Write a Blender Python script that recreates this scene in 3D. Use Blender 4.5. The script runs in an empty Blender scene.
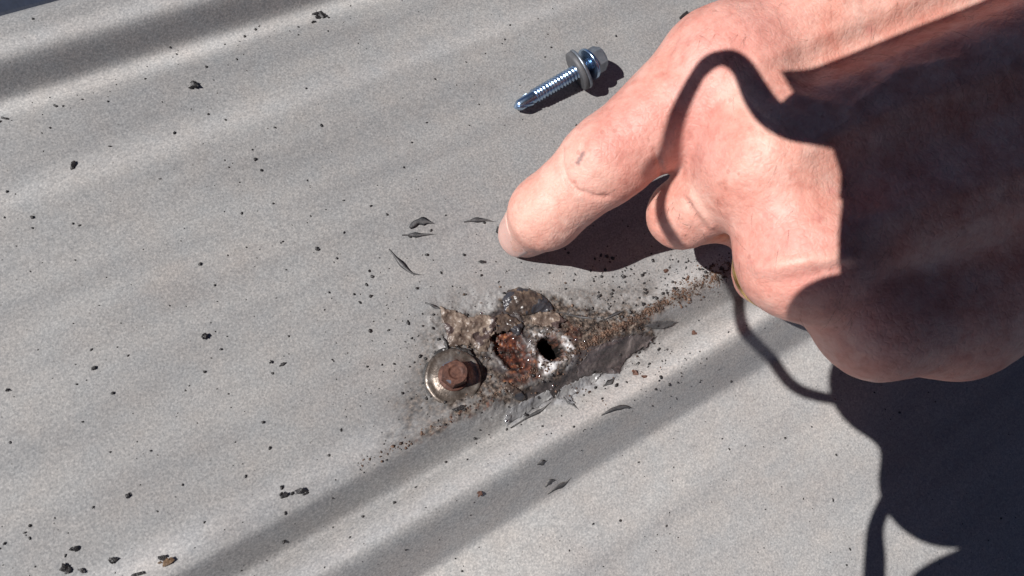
import bpy, bmesh, math, random
import numpy as np
from mathutils import Vector, Matrix

# ------------------------------------------------------------------ camera, world, sun
F, CX, CY, DC = 803.0, 512.0, 288.0, 250.0          # focal length in px, image centre, mm from lens to roof
dv = np.array([2402 - CX, 631 + CY, -F]); dv /= np.linalg.norm(dv)   # rib direction in camera axes
n0 = np.array([0, 0, 1.0]); n0 = n0 - (n0 @ dv) * dv; n0 /= np.linalg.norm(n0)
n1 = np.cross(n0, dv); n1 = n1 if n1[1] > 0 else -n1
nv = math.cos(math.radians(8)) * n0 + math.sin(math.radians(8)) * n1
yv = np.cross(nv, dv)
RC = np.array([dv, yv, nv])                           # world axes: x along the ribs, z the roof normal
CAM = RC @ np.array([0, 0, DC])
MM = 0.001

def P(u, v, h=0.0):
    r = RC @ np.array([u - CX, CY - v, -F]); t = (h - CAM[2]) / r[2]
    return CAM + t * r

def proj(p):
    q = (np.asarray(p) - CAM) @ RC
    return CX - F * q[..., 0] / q[..., 2], CY + F * q[..., 1] / q[..., 2]

sc = bpy.context.scene
cd = bpy.data.cameras.new('camera'); cam = bpy.data.objects.new('camera', cd)
sc.collection.objects.link(cam); sc.camera = cam
cd.sensor_width = 36; cd.lens = 36 * F / 1024
cd.clip_start = 0.005; cd.clip_end = 50
M4 = Matrix.Identity(4)
for i in range(3):
    for j in range(3):
        M4[i][j] = float(RC[i, j])
    M4[i][3] = float(CAM[i] * MM)
cam.matrix_world = M4
cd.dof.use_dof = True; cd.dof.focus_distance = 0.25; cd.dof.aperture_fstop = 26

SUN_EL, SUN_AZ = math.radians(45), math.radians(-20.6)     # light travels towards SUN_AZ
SUNV = np.array([math.cos(SUN_EL) * math.cos(SUN_AZ), math.cos(SUN_EL) * math.sin(SUN_AZ), -math.sin(SUN_EL)])
sd = bpy.data.lights.new('sun', 'SUN'); sd.energy = 5.0; sd.angle = math.radians(0.36); sd.color = (1, 0.97, 0.94)
sun = bpy.data.objects.new('sun', sd); sc.collection.objects.link(sun)
sun.rotation_euler = Vector(SUNV).to_track_quat('-Z', 'Y').to_euler()
w = bpy.data.worlds.new('World'); sc.world = w; w.use_nodes = True
sk = w.node_tree.nodes.new('ShaderNodeTexSky'); sk.sky_type = 'NISHITA'; sk.sun_disc = False
sk.sun_elevation = SUN_EL; sk.altitude = 3500; sk.air_density = .5; sk.dust_density = 0; sk.ozone_density = 3.0
sx, sy = -SUNV[0], -SUNV[1]
sk.sun_rotation = math.atan2(sx, sy)
bg = w.node_tree.nodes['Background']; bg.inputs[1].default_value = 0.05
w.node_tree.links.new(sk.outputs[0], bg.inputs[0])
sc.view_settings.view_transform = 'Standard'; sc.view_settings.look = 'None'
sc.view_settings.exposure = 0.27; sc.view_settings.gamma = 1

# ------------------------------------------------------------------ helpers
rng = np.random.default_rng(7); random.seed(7)

def hsh(ix, iy, iz, s):
    h = (ix * 374761393 + iy * 668265263 + iz * 2147483647 + s * 974634541) & 0xffffffff
    h = ((h ^ (h >> 13)) * 1274126177) & 0xffffffff
    h = (h ^ (h >> 16)) & 0xffff
    return h / 65535.0

def vnoise(x, y, z=None, s=0):
    x = np.asarray(x, float); y = np.asarray(y, float)
    z = np.zeros_like(x) if z is None else np.asarray(z, float)
    ix, iy, iz = np.floor(x).astype(np.int64), np.floor(y).astype(np.int64), np.floor(z).astype(np.int64)
    fx, fy, fz = x - ix, y - iy, z - iz
    fx, fy, fz = [t * t * (3 - 2 * t) for t in (fx, fy, fz)]
    o = 0
    for a in (0, 1):
        for b in (0, 1):
            for c in (0, 1):
                o = o + hsh(ix + a, iy + b, iz + c, s) * (fx if a else 1 - fx) * (fy if b else 1 - fy) * (fz if c else 1 - fz)
    return o * 2 - 1

def fbm(x, y, z=None, s=0, oct=3):
    o, a, f = 0, 1.0, 1.0
    for k in range(oct):
        o = o + a * vnoise(np.asarray(x) * f, np.asarray(y) * f, None if z is None else np.asarray(z) * f, s + k)
        a *= .5; f *= 2.03
    return o / 1.75

def sstep(a, b, x):
    t = np.clip((x - a) / (b - a), 0, 1); return t * t * (3 - 2 * t)

def link(o, parent=None):
    sc.collection.objects.link(o)
    if parent: o.parent = parent
    return o

def mesh_obj(name, verts_mm, faces, mat, parent=None, smooth=True, origin=None):
    v = np.asarray(verts_mm, float)
    if origin is not None: v = v - np.asarray(origin)
    me = bpy.data.meshes.new(name)
    if isinstance(faces, np.ndarray):
        nf, k = faces.shape
        me.vertices.add(len(v)); me.vertices.foreach_set('co', (v * MM).astype(np.float32).ravel())
        me.loops.add(nf * k); me.loops.foreach_set('vertex_index', faces.astype(np.int32).ravel())
        me.polygons.add(nf); me.polygons.foreach_set('loop_start', np.arange(0, nf * k, k, dtype=np.int32))
        me.update(calc_edges=True); me.validate()
    else:
        me.from_pydata([tuple(p) for p in (v * MM)], [], [tuple(f) for f in faces]); me.update()
    if smooth: me.polygons.foreach_set('use_smooth', [True] * len(me.polygons))
    if mat: me.materials.append(mat)
    o = bpy.data.objects.new(name, me)
    link(o, parent)
    if origin is not None: o.location = Vector(np.asarray(origin) * MM) if parent is None else o.location
    return o

def tag(o, label=None, cat=None, group=None, kind=None):
    if label: o['label'] = label
    if cat: o['category'] = cat
    if group: o['group'] = group
    if kind: o['kind'] = kind
    return o

def empty(name, loc_mm=(0, 0, 0)):
    o = bpy.data.objects.new(name, None); o.empty_display_size = .01
    link(o); o.location = Vector(np.asarray(loc_mm, float) * MM); return o

class NT:
    def __init__(s, name):
        s.m = bpy.data.materials.new(name); s.m.use_nodes = True
        s.t = s.m.node_tree; s.b = s.t.nodes['Principled BSDF']
        s.co = s.n('ShaderNodeTexCoord').outputs['Object']
    def n(s, k, **kw):
        x = s.t.nodes.new(k)
        for a, b in kw.items(): setattr(x, a, b)
        return x
    def l(s, a, b): s.t.links.new(a, b)
    def noise(s, scale, detail=2, rough=.5, dist=0):
        x = s.n('ShaderNodeTexNoise'); x.inputs['Scale'].default_value = scale
        x.inputs['Detail'].default_value = detail; x.inputs['Roughness'].default_value = rough
        x.inputs['Distortion'].default_value = dist; s.l(s.co, x.inputs['Vector']); return x.outputs['Fac']
    def vor(s, scale, out='Distance', feature='F1'):
        x = s.n('ShaderNodeTexVoronoi', feature=feature); x.inputs['Scale'].default_value = scale
        s.l(s.co, x.inputs['Vector']); return x.outputs[out]
    def ramp(s, f, stops):
        x = s.n('ShaderNodeValToRGB'); e = x.color_ramp.elements
        while len(e) < len(stops): e.new(.5)
        for q, (p, c) in zip(e, stops):
            q.position = p; q.color = (*c, 1) if len(c) == 3 else c
        s.l(f, x.inputs[0]); return x.outputs[0]
    def mix(s, f, a, b, mode='MIX'):
        x = s.n('ShaderNodeMix', data_type='RGBA', blend_type=mode)
        for sock, val in ((x.inputs['Factor'], f), (x.inputs[6], a), (x.inputs[7], b)):
            if hasattr(val, 'is_linked') or hasattr(val, 'links'): s.l(val, sock)
            elif isinstance(val, (int, float)): sock.default_value = val
            else: sock.default_value = (*val, 1)
        return x.outputs[2]
    def math(s, op, a, b=0.0, clamp=False):
        x = s.n('ShaderNodeMath', operation=op, use_clamp=clamp)
        for sock, val in ((x.inputs[0], a), (x.inputs[1], b)):
            if isinstance(val, (int, float)): sock.default_value = val
            else: s.l(val, sock)
        return x.outputs[0]
    def attr(s, name, out='Fac'):
        x = s.n('ShaderNodeAttribute', attribute_name=name); return x.outputs[out]
    def bump(s, f, strength, dist, prev=None):
        x = s.n('ShaderNodeBump'); x.inputs['Strength'].default_value = strength; x.inputs['Distance'].default_value = dist
        s.l(f, x.inputs['Height'])
        if prev is not None: s.l(prev, x.inputs['Normal'])
        return x.outputs['Normal']
    def set(s, **kw):
        for k, v in kw.items():
            k = k.replace('_', ' ')
            i = s.b.inputs[k]
            if isinstance(v, (int, float)): i.default_value = v
            elif isinstance(v, tuple): i.default_value = (*v, 1) if len(v) == 3 and k != 'Subsurface Radius' else v
            else: s.l(v, i)
        return s.m

# ------------------------------------------------------------------ roof height field (mm)
PROF = [(-400, -2), (-160, -4), (-72, -10.2), (-61.5, -10.4), (-48.6, 3.2), (-45.6, 4.2), (-38.0, -3.0), (-36.2, -3.0), (-29.0, 3.6), (-27.2, 3.7), (-18, 0.1),
        (-14, 0), (60, 0), (72, .6), (80, 1.5), (86, .3), (92, .1), (102, 0), (110, -2.8), (113.0, -3.0), (119.4, 5.6), (121.5, 6.4), (130, 6.5), (133.5, 4.5), (136.5, 1.0)]
_py = np.arange(-420, 136.6, .25)
_pz = np.interp(_py, [a for a, b in PROF], [b for a, b in PROF])
_k = np.exp(-.5 * (np.arange(-12, 13) * .25 / .8) ** 2); _k /= _k.sum()
_pz = np.convolve(np.pad(_pz, 12, 'edge'), _k, 'valid')

HOLE = P(549, 350)[:2]; RECESS = P(509, 348)[:2]; BOLT = P(453, 379)[:2]

def px_mask(X, Y, poly, soft=1.5, warp=3.0, seed=1, freq=.35):
    """soft mask of a ragged patch whose outline is given by points on the roof"""
    pts = np.array([P(u, v)[:2] for u, v in poly])
    wx = X + warp * .3 * fbm(X * freq, Y * freq, s=seed, oct=3); wy = Y + warp * .3 * fbm(X * freq + 31, Y * freq + 7, s=seed + 9, oct=3)
    dmin = np.full(X.shape, 1e9); ins = np.zeros(X.shape, bool)
    for i in range(len(pts)):
        a, b = pts[i], pts[(i + 1) % len(pts)]
        e = b - a; t = np.clip(((wx - a[0]) * e[0] + (wy - a[1]) * e[1]) / (e @ e + 1e-9), 0, 1)
        dmin = np.minimum(dmin, np.hypot(wx - a[0] - t * e[0], wy - a[1] - t * e[1]))
        c = ((a[1] > wy) != (b[1] > wy)); 
        with np.errstate(divide='ignore', invalid='ignore'):
            xi = (b[0] - a[0]) * (wy - a[1]) / (b[1] - a[1] + 1e-12) + a[0]
        ins ^= c & (wx < xi)
    sd_ = np.where(ins, dmin, -dmin)
    return sstep(-soft, soft, sd_), sd_

DMG = [(425, 300), (500, 285), (560, 290), (640, 320), (668, 330), (640, 372), (580, 400), (520, 425), (470, 425), (430, 400), (425, 350)]

def roof_z(X, Y):
    z = np.interp(Y, _py, _pz)
    z = z + .35 * fbm(X / 55, Y / 28, s=3, oct=2) * sstep(133, 120, Y)
    near = (np.abs(X - 0) < 75) & (np.abs(Y + 18) < 40)
    if near.any():
        x, y = X[near], Y[near]; q = z[near]
        m, _ = px_mask(x, y, DMG, soft=3, warp=6, seed=21)
        q = q + m * (.55 * fbm(x / 2.6, y / 2.0, s=11, oct=4) + .30 * np.abs(fbm(x / .8, y / .8, s=15, oct=2)))
        # rusted recess left by the old washer
        r = np.hypot((x - RECESS[0]) / .80, (y - RECESS[1]) * .74) + 1.9 * fbm(x / 2.6, y / 2.6, s=33, oct=4)
        q = q - 1.5 * sstep(6.2, 4.2, r) + .5 * np.exp(-((r - 6.6) / .8) ** 2) + sstep(5.5, 4, r) * .5 * fbm(x / .9, y / .9, s=37)
        # crater and hole
        rr = np.hypot(x - HOLE[0], y - HOLE[1]); a = np.arctan2(y - HOLE[1], x - HOLE[0])
        rw = rr + .55 * vnoise(a * 1.3 + 9, a * 0 + 2, s=5) + .3 * fbm(x / 1.1, y / 1.1, s=41)
        q = q + .9 * np.exp(-((rw - 6.2) / 2.0) ** 2) + sstep(9.5, 6, rw) * .5 * np.abs(fbm(x / 1.2, y / 1.2, s=45))
        q = q - .7 * sstep(5.4, 3.4, rw) - 14 * sstep(3.95, 3.4, rw)
        z = z.copy(); z[near] = q
    return z

def axis(lo, hi, flo, fhi, mlo, mhi, fine, med, coarse):
    a = [np.arange(flo, fhi, fine), np.arange(fhi, mhi, med), np.arange(mhi, hi + coarse, coarse)]
    b = [np.arange(mlo, flo, med), np.arange(lo, mlo, coarse)]
    return np.unique(np.round(np.concatenate(b[::-1] + a), 3))
ax = axis(-1500, 1500, -38, 42, -175, 300, .33, 1.2, 60)
ay = axis(-420, 136.0, -42, 4, -175, 136.0, .33, 1.0, 40)
ay = ay[ay < 136.0]
GX, GY = np.meshgrid(ax, ay, indexing='ij')
GZ = roof_z(GX, GY)
nx, ny = GX.shape
I = np.arange(nx * ny).reshape(nx, ny)
quads = np.stack([I[:-1, :-1], I[1:, :-1], I[1:, 1:], I[:-1, 1:]], -1).reshape(-1, 4)

# weathering painted on the sheet: rust, dirt, sealant film, white oxide
def paint(X, Y):
    rust = np.zeros(X.shape); dirt = np.zeros(X.shape); film = np.zeros(X.shape); white = np.zeros(X.shape); grey = np.zeros(X.shape)
    near = (X > -80) & (X < 110) & (Y > -60) & (Y < 20)
    x, y = X[near], Y[near]
    n = fbm(x / 1.5, y / 1.5, s=51, oct=4); n2 = fbm(x / 4, y / 4, s=55, oct=3); n3 = fbm(x / .6, y / .6, s=57, oct=2)
    def M(poly, **k): return px_mask(x, y, poly, **k)[0]
    # crease dirt
    ln = np.abs(y + 27.3 - .5 * vnoise(x / 9, x * 0, s=61))
    cre = sstep(3.4 + 1.6 * n2, .4, ln) * sstep(-62, -40, x) * sstep(78, 40, x)
    d = cre * (.80 + .6 * n)
    d = np.maximum(d, M([(385, 452), (400, 400), (425, 330), (450, 300), (470, 330), (470, 410), (430, 432)], soft=6, warp=8, seed=71) * (.50 + .5 * n + .35 * n3))
    d = np.maximum(d, M([(440, 310), (490, 316), (505, 292), (550, 294), (580, 305), (640, 312), (655, 335), (610, 365), (560, 395), (500, 408), (470, 405), (450, 350)], soft=1.8, warp=7, seed=73) * (.95 + .9 * n + .3 * n3))
    d = np.maximum(d, M([(560, 290), (650, 280), (665, 318), (600, 330)], soft=5, warp=7, seed=77) * (.40 + .6 * n + .3 * n3))
    d = np.maximum(d, M([(478, 352), (490, 372), (486, 392), (470, 404), (450, 410), (436, 404), (440, 392), (470, 380)], soft=2.5, warp=6, seed=78) * (.8 + .5 * n))
    f = M([(566, 362), (580, 350), (600, 346), (612, 340), (640, 334), (657, 337), (648, 348), (632, 356), (624, 370), (600, 372), (580, 388), (545, 398), (520, 398), (535, 386), (560, 380)], soft=.8, warp=3, seed=81) * .95
    f = np.maximum(f, M([(640, 327), (655, 322), (676, 321), (672, 327), (652, 330)], soft=.5, warp=1.5, seed=83) * .5)
    f = np.maximum(f, M([(490, 316), (500, 308), (515, 310), (522, 322), (510, 332), (494, 330)], soft=1, warp=3, seed=85))
    f = np.maximum(f, M([(487, 330), (497, 322), (526, 330), (532, 352), (524, 374), (500, 374), (486, 362)], soft=.8, warp=3, seed=86) * sstep(-.3, .35, n + .3) * .9)
    g = M([(505, 412), (530, 398), (560, 384), (590, 372), (612, 360), (622, 372), (590, 392), (572, 400), (540, 408), (515, 424)], soft=1.0, warp=4, seed=87) * (.7 + .3 * n2)
    rr = np.hypot(x - HOLE[0], y - HOLE[1])
    d = np.maximum(d, M([(556, 326), (580, 318), (612, 322), (640, 322), (646, 332), (612, 342), (592, 356), (574, 372), (560, 384), (540, 392), (556, 372), (566, 352)], soft=1.5, warp=5, seed=79) * (1.15 + .4 * n))
    d = np.maximum(d, M([(484, 318), (500, 306), (556, 310), (574, 322), (560, 332), (534, 336), (526, 350), (530, 366), (510, 386), (492, 384), (484, 360)], soft=1.5, warp=5, seed=80) * (.95 + .5 * n))
    r = sstep(6.6, 4.6, np.hypot((x - RECESS[0]) / .80, (y - RECESS[1]) * .74) + 1.9 * fbm(x / 2.6, y / 2.6, s=33, oct=4)) * .97
    r = np.maximum(r, M([(512, 372), (524, 356), (540, 352), (548, 362), (545, 376), (530, 386), (510, 386), (498, 380)], soft=1, warp=4, seed=91) * (.75 + .4 * n))
    r = np.maximum(r, M([(548, 326), (570, 322), (580, 335), (570, 348), (560, 336)], soft=1.5, warp=4, seed=93) * (.5 + .6 * n))
    r = np.maximum(r, cre * sstep(.15, .5, n3) * .7)
    ring = np.exp(-((rr - 5.6 - 1.2 * n2) / 2.0) ** 2)
    wh = .8 * ring * sstep(.08, .4, n + .35 * n3)
    d = np.maximum(d, np.exp(-((rr - 9.5) / 3.2) ** 2) * (.7 + .7 * n))
    r = np.maximum(r, np.exp(-((rr - 3.6) / 1.0) ** 2) * .8)
    w2 = np.maximum(M([(536, 356), (546, 360), (553, 367), (550, 377), (541, 378), (534, 366)], soft=.7, warp=2, seed=95), .9 * M([(561, 337), (567, 341), (569, 351), (564, 354), (560, 346)], soft=.6, warp=1.5, seed=96)) * sstep(-.5, .1, n)
    r = r * (1 - w2)
    wh = np.maximum(wh, w2)
    wh = np.maximum(wh, .0 * M([(537, 357), (546, 360), (552, 366), (550, 376), (541, 377), (535, 366)], soft=.8, warp=2, seed=95) * (.8 + .3 * n3))
    wh = np.maximum(wh, M([(436, 345), (446, 338), (452, 350), (440, 358)], soft=1, warp=2, seed=97) * .6)
    for t, v in ((rust, r), (dirt, d), (film, f), (white, wh), (grey, g)): t[near] = np.clip(v, 0, 1)
    return rust, dirt, film, white, grey
layers = paint(GX, GY)

def roof_material():
    T = NT('weathered_zinc_sheet')
    base = T.ramp(T.noise(1600, 2, .6), [(.28, (.215, .215, .217)), (.5, (.272, .269, .267)), (.74, (.345, .34, .335))])
    cell = T.vor(2100, 'Color')
    sep = T.n('ShaderNodeSeparateColor'); T.l(cell, sep.inputs[0])
    base = T.mix(.55, base, T.ramp(sep.outputs[0], [(0, (.72, .72, .73)), (.5, (.98, .98, .975)), (1, (1.26, 1.24, 1.22))]), 'MULTIPLY')
    mp = T.n('ShaderNodeMapping'); mp.inputs['Scale'].default_value = (7, 85, 20); T.l(T.co, mp.inputs['Vector'])
    st = T.n('ShaderNodeTexNoise'); st.inputs['Scale'].default_value = 1.0; st.inputs['Detail'].default_value = 4; T.l(mp.outputs[0], st.inputs['Vector'])
    base = T.mix(1.0, base, T.ramp(st.outputs['Fac'], [(.32, (.86, .865, .875)), (.5, (1, 1, 1)), (.7, (1.10, 1.095, 1.085))]), 'MULTIPLY')
    mp2 = T.n('ShaderNodeMapping'); mp2.inputs['Scale'].default_value = (9, 30, 20); mp2.inputs['Location'].default_value = (3, 5, 1); T.l(T.co, mp2.inputs['Vector'])
    st2 = T.n('ShaderNodeTexNoise'); st2.inputs['Scale'].default_value = 1.0; st2.inputs['Detail'].default_value = 5; T.l(mp2.outputs[0], st2.inputs['Vector'])
    base = T.mix(T.ramp(st2.outputs['Fac'], [(.60, (0, 0, 0)), (.74, (.5, .5, .5))]), base, T.mix(1.0, base, (1.06, .96, .90), 'MULTIPLY'))
    tint = T.ramp(T.noise(95, 3, .6), [(.3, (.97, .985, 1.0)), (.7, (1.03, 1.0, .98))])
    base = T.mix(1.0, base, tint, 'MULTIPLY')
    big = T.ramp(T.noise(14, 3, .6), [(.3, (.90, .90, .905)), (.7, (1.08, 1.08, 1.07))])
    base = T.mix(1.0, base, big, 'MULTIPLY')
    # lower sheet lighter; sunlit gleam of the rib bends painted in as pale bands
    base = T.mix(T.attr('pale_sheen'), base, T.mix(1.0, base, (1.52, 1.51, 1.50), 'MULTIPLY'))
    # tiny pits of dirt
    v = T.vor(420); pit = T.math('LESS_THAN', v, .10)
    rnd = T.math('GREATER_THAN', T.noise(160, 1), .52)
    pit = T.math('MULTIPLY', pit, rnd)
    base = T.mix(T.math('MULTIPLY', pit, .5), base, (.08, .075, .07))
    n = T.noise(900, 3, .6)
    dirtc = T.ramp(n, [(.38, (.012, .009, .008)), (.50, (.06, .045, .036)), (.60, (.13, .10, .08)), (.72, (.25, .205, .17))])
    rustc = T.ramp(T.noise(520, 3, .6), [(.36, (.010, .006, .005)), (.50, (.050, .016, .011)), (.60, (.12, .038, .021)), (.68, (.27, .10, .036)), (.78, (.52, .28, .09))])
    filmc = T.ramp(T.noise(380, 3, .6), [(.3, (.02, .018, .02)), (.55, (.075, .064, .064)), (.8, (.16, .135, .125))])
    whitec = T.ramp(T.noise(650, 3, .6), [(.3, (.34, .28, .22)), (.5, (.56, .56, .58)), (.7, (.80, .78, .74))])
    greyc = T.ramp(T.noise(300, 3, .6), [(.3, (.18, .185, .20)), (.7, (.36, .36, .37))])
    c = T.mix(T.attr('grey'), base, greyc)
    c = T.mix(T.attr('dirt'), c, dirtc)
    c = T.mix(T.attr('film'), c, filmc)
    c = T.mix(T.attr('white'), c, whitec)
    c = T.mix(T.attr('rust'), c, rustc)
    c = T.mix(T.attr('pit'), c, (.006, .005, .004))  # shade inside the hole painted in as near-black walls
    wear = T.math('MAXIMUM', T.math('MAXIMUM', T.attr('rust'), T.attr('dirt')), T.math('MAXIMUM', T.attr('film'), T.attr('white')))
    met = T.math('MULTIPLY', T.math('SUBTRACT', 1.0, wear, True), .08)
    ro = T.math('ADD', T.math('MULTIPLY', T.attr('film'), -.22), T.math('ADD', .58, T.math('MULTIPLY', T.noise(600, 2), .12)))
    b = T.bump(T.noise(1500, 2, .6), .22, .0002)
    b = T.bump(T.noise(2600, 2, .6), T.math('MULTIPLY', wear, 1) if False else .25, .00015, b)
    return T.set(Base_Color=c, Metallic=met, Roughness=ro, Specular_IOR_Level=.3, Normal=b)

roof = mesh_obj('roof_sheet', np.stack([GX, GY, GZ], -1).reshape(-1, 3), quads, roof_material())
tag(roof, kind='structure')
def set_attr(o, name, arr):
    a = o.data.attributes.new(name, 'FLOAT', 'POINT'); a.data.foreach_set('value', np.asarray(arr, np.float32).ravel())
for nm, arr in zip(('rust', 'dirt', 'film', 'white', 'grey'), layers): set_attr(roof, nm, arr)
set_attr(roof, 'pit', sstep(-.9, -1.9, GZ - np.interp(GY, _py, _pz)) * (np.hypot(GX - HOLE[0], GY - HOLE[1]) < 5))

set_attr(roof, 'pale_sheen', np.maximum.reduce([sstep(-28, -70, GY) * .68, .9 * np.exp(-((GY + 22.5) / 4.0) ** 2) * (.75 + .5 * vnoise(GX / 20, GY * 0)) * (1 - .85 * sstep(-62, -45, GX) * sstep(58, 42, GX)), .95 * np.exp(-((GY - 110) / 3.2) ** 2) * (.8 + .4 * vnoise(GX / 25, GY * 0 + 3)), .8 * np.exp(-((GY - 122.5) / 3.0) ** 2), .9 * np.exp(-((GY + 44) / 3.5) ** 2), .35 * np.exp(-((GY - 83) / 4) ** 2)]))  # paler lower sheet, plus sun highlights painted along the rib bends
def rz(x, y):
    return float(roof_z(np.array([float(x)]), np.array([float(y)]))[0])
# ------------------------------------------------------------------ hand (signed distance field -> one continuous skin)
def smin(a, b, k):
    h = np.clip(.5 + .5 * (b - a) / k, 0, 1); return b + (a - b) * h - k * h * (1 - h)
def smax(a, b, k): return -smin(-a, -b, k)
def cone(p, a, b, ra, rb):
    a = np.asarray(a); b = np.asarray(b); e = b - a
    t = np.clip(((p - a) @ e) / (e @ e), 0, 1)
    return np.linalg.norm(p - a - t[:, None] * e, axis=1) - (ra + t * (rb - ra))
def ball(p, c, r): return np.linalg.norm(p - np.asarray(c), axis=1) - r

NAIL_TWIST, RING_T, RING_R = 0.22, .64, 12.5
J = {k: P(*v) for k, v in dict(
    tip=(526, 231, 8.6), dip=(546, 213, 28), pip=(606, 160, 44), mcp=(722, 72, 61),
    m2=(762, 160, 65), p2=(682, 214, 38), d2=(755, 212, 18), t2=(790, 215, 22),
    m3=(802, 255, 62), p3=(767, 272, 25), d3=(815, 262, 14), t3=(850, 240, 24),
    m4=(878, 318, 55), p4=(852, 318, 26), d4=(880, 310, 16), t4=(910, 280, 26),
    w1=(1060, -90, 86), w2=(1110, 40, 90), w3=(1110, 130, 86), w4=(1110, 215, 74), fa=(1420, -80, 120), fb=(1420, 100, 112),
    th0=(1000, 0, 62), th1=(840, -10, 48), th2=(752, 26, 38), th3=(740, 110, 20), hy=(952, 312, 53)).items()}

def hand_sdf(p):
    J_ = J
    palm = cone(p, J_['mcp'], J_['w1'], 15.0, 22)
    palm = smin(palm, cone(p, J_['m2'], J_['w2'], 14.5, 20), 9)
    palm = smin(palm, cone(p, J_['m3'], J_['w3'], 14.0, 20), 9)
    palm = smin(palm, cone(p, J_['m4'], J_['w4'], 13.5, 19), 9)
    palm = smin(palm, cone(p, J_['hy'], J_['w4'], 17, 18), 10)
    palm = smin(palm, cone(p, J_['mcp'] + (0, 0, 1.5), J_['m2'], 14.0, 13.5), 8)
    palm = smin(palm, cone(p, J_['m2'], J_['m3'], 13.0, 13.0), 6)
    palm = smin(palm, cone(p, J_['m3'], J_['m4'], 13.0, 12.5), 6)
    palm = smin(palm, cone(p, J_['m4'], J_['hy'], 13.5, 17.0), 10)
    palm = smin(palm, cone(p, J_['w2'], J_['fa'], 26, 30), 14)
    palm = smin(palm, cone(p, J_['w3'], J_['fb'], 25, 30), 14)
    ix = cone(p, J_['tip'], J_['dip'], 8.2, 10.2)
    ix = smin(ix, cone(p, J_['dip'], J_['pip'], 10.3, 11.1), 3)
    ix = smin(ix, cone(p, J_['pip'], J_['mcp'], 11.1, 16.6), 5)
    th = cone(p, J_['th0'], J_['th1'], 16, 12.5)
    th = smin(th, cone(p, J_['th1'], J_['th2'], 12, 10.5), 4)
    th = smin(th, cone(p, J_['th2'], J_['th3'], 10.5, 8.5), 4)
    out = smin(palm, th, 7)
    for m, q, e, t, r, kk in (('m2', 'p2', 'd2', 't2', 9.6, 5), ('m3', 'p3', 'd3', 't3', 10, 9), ('m4', 'p4', 'd4', 't4', 8.8, 9)):
        f = cone(p, J_[m], J_[q], r + 3.6, r)
        f2 = smin(cone(p, J_[q], J_[e], r, r - 1.2), cone(p, J_[e], J_[t], r - 1.2, r - 2.2), 3)
        f = smin(f, f2, 2.5)
        out = smin(out, f, kk)
    out = smin(out, ix, 4.5)
    return out

def surface_nets(fn, lo, hi, h):
    ax_ = [np.arange(lo[i], hi[i] + h, h) for i in range(3)]
    sh = tuple(len(a) for a in ax_)
    G = np.stack(np.meshgrid(*ax_, indexing='ij'), -1).reshape(-1, 3)
    # coarse pass keeps the cost down
    val = np.empty(len(G), np.float32)
    for i in range(0, len(G), 400000): val[i:i + 400000] = fn(G[i:i + 400000])
    V = val.reshape(sh); del G
    ins = V < 0
    c8 = [(a, b, c) for a in (0, 1) for b in (0, 1) for c in (0, 1)]
    n_ = tuple(s - 1 for s in sh)
    def sl(o): return tuple(slice(o[i], o[i] + n_[i]) for i in range(3))
    cnt = sum(ins[sl(o)].astype(np.int8) for o in c8)
    act = (cnt > 0) & (cnt < 8)
    idx = np.argwhere(act)
    ids = -np.ones(n_, np.int64); ids[act] = np.arange(len(idx))
    acc = np.zeros((len(idx), 3)); num = np.zeros(len(idx))
    for o in c8:
        for axk in range(3):
            if o[axk]: continue
            o2 = list(o); o2[axk] = 1
            A = V[tuple((idx + o).T)]; B = V[tuple((idx + o2).T)]
            m = (A < 0) != (B < 0)
            t = np.where(m, A / np.where(m, A - B, 1), 0)
            q = np.array(o, float)[None].repeat(len(idx), 0); q[:, axk] = t
            acc[m] += q[m]; num[m] += 1
    verts = np.array(lo) + (idx + acc / num[:, None]) * h
    faces = []
    for axk in range(3):
        a1, a2 = [(1, 2), (2, 0), (0, 1)][axk]
        s0 = [slice(None)] * 3; s1 = [slice(None)] * 3
        s0[axk] = slice(0, -1); s1[axk] = slice(1, None)
        A = ins[tuple(s0)]; B = ins[tuple(s1)]
        e = np.argwhere(A != B)
        ok = np.all([(e[:, a] >= 1) & (e[:, a] < sh[a] - 1) for a in (a1, a2)], axis=0); e = e[ok]
        flip = A[tuple(e.T)]
        d1 = np.zeros(3, int); d1[a1] = 1; d2 = np.zeros(3, int); d2[a2] = 1
        q = np.stack([ids[tuple((e - d1 - d2).T)], ids[tuple((e - d2).T)], ids[tuple(e.T)], ids[tuple((e - d1).T)]], -1)
        q[~flip] = q[~flip][:, ::-1]
        faces.append(q)
    return verts, np.concatenate(faces)

def grad(fn, p, e=.05):
    g = np.empty_like(p)
    for i in range(3):
        d_ = np.zeros(3); d_[i] = e
        g[:, i] = fn(p + d_) - fn(p - d_)
    return g / (np.linalg.norm(g, axis=1, keepdims=True) + 1e-9)

def relax_to(fn, v, it=2):
    for _ in range(it):
        v = v - fn(v)[:, None] * grad(fn, v)
    return v

def subdiv(v, f):
    e = np.concatenate([f[:, [0, 1]], f[:, [1, 2]], f[:, [2, 3]], f[:, [3, 0]]]); e.sort(axis=1)
    ue, inv = np.unique(e, axis=0, return_inverse=True); inv = inv.ravel()
    m = len(f); n = len(v)
    nv_ = np.concatenate([v, v[ue].mean(1), v[f].mean(1)])
    e0, e1, e2, e3 = [n + inv[i * m:(i + 1) * m] for i in range(4)]
    fc = n + len(ue) + np.arange(m)
    return nv_, np.concatenate([np.stack(q, -1) for q in ((f[:, 0], e0, fc, e3), (e0, f[:, 1], e1, fc), (fc, e1, f[:, 2], e2), (e3, fc, e2, f[:, 3]))])

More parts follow.
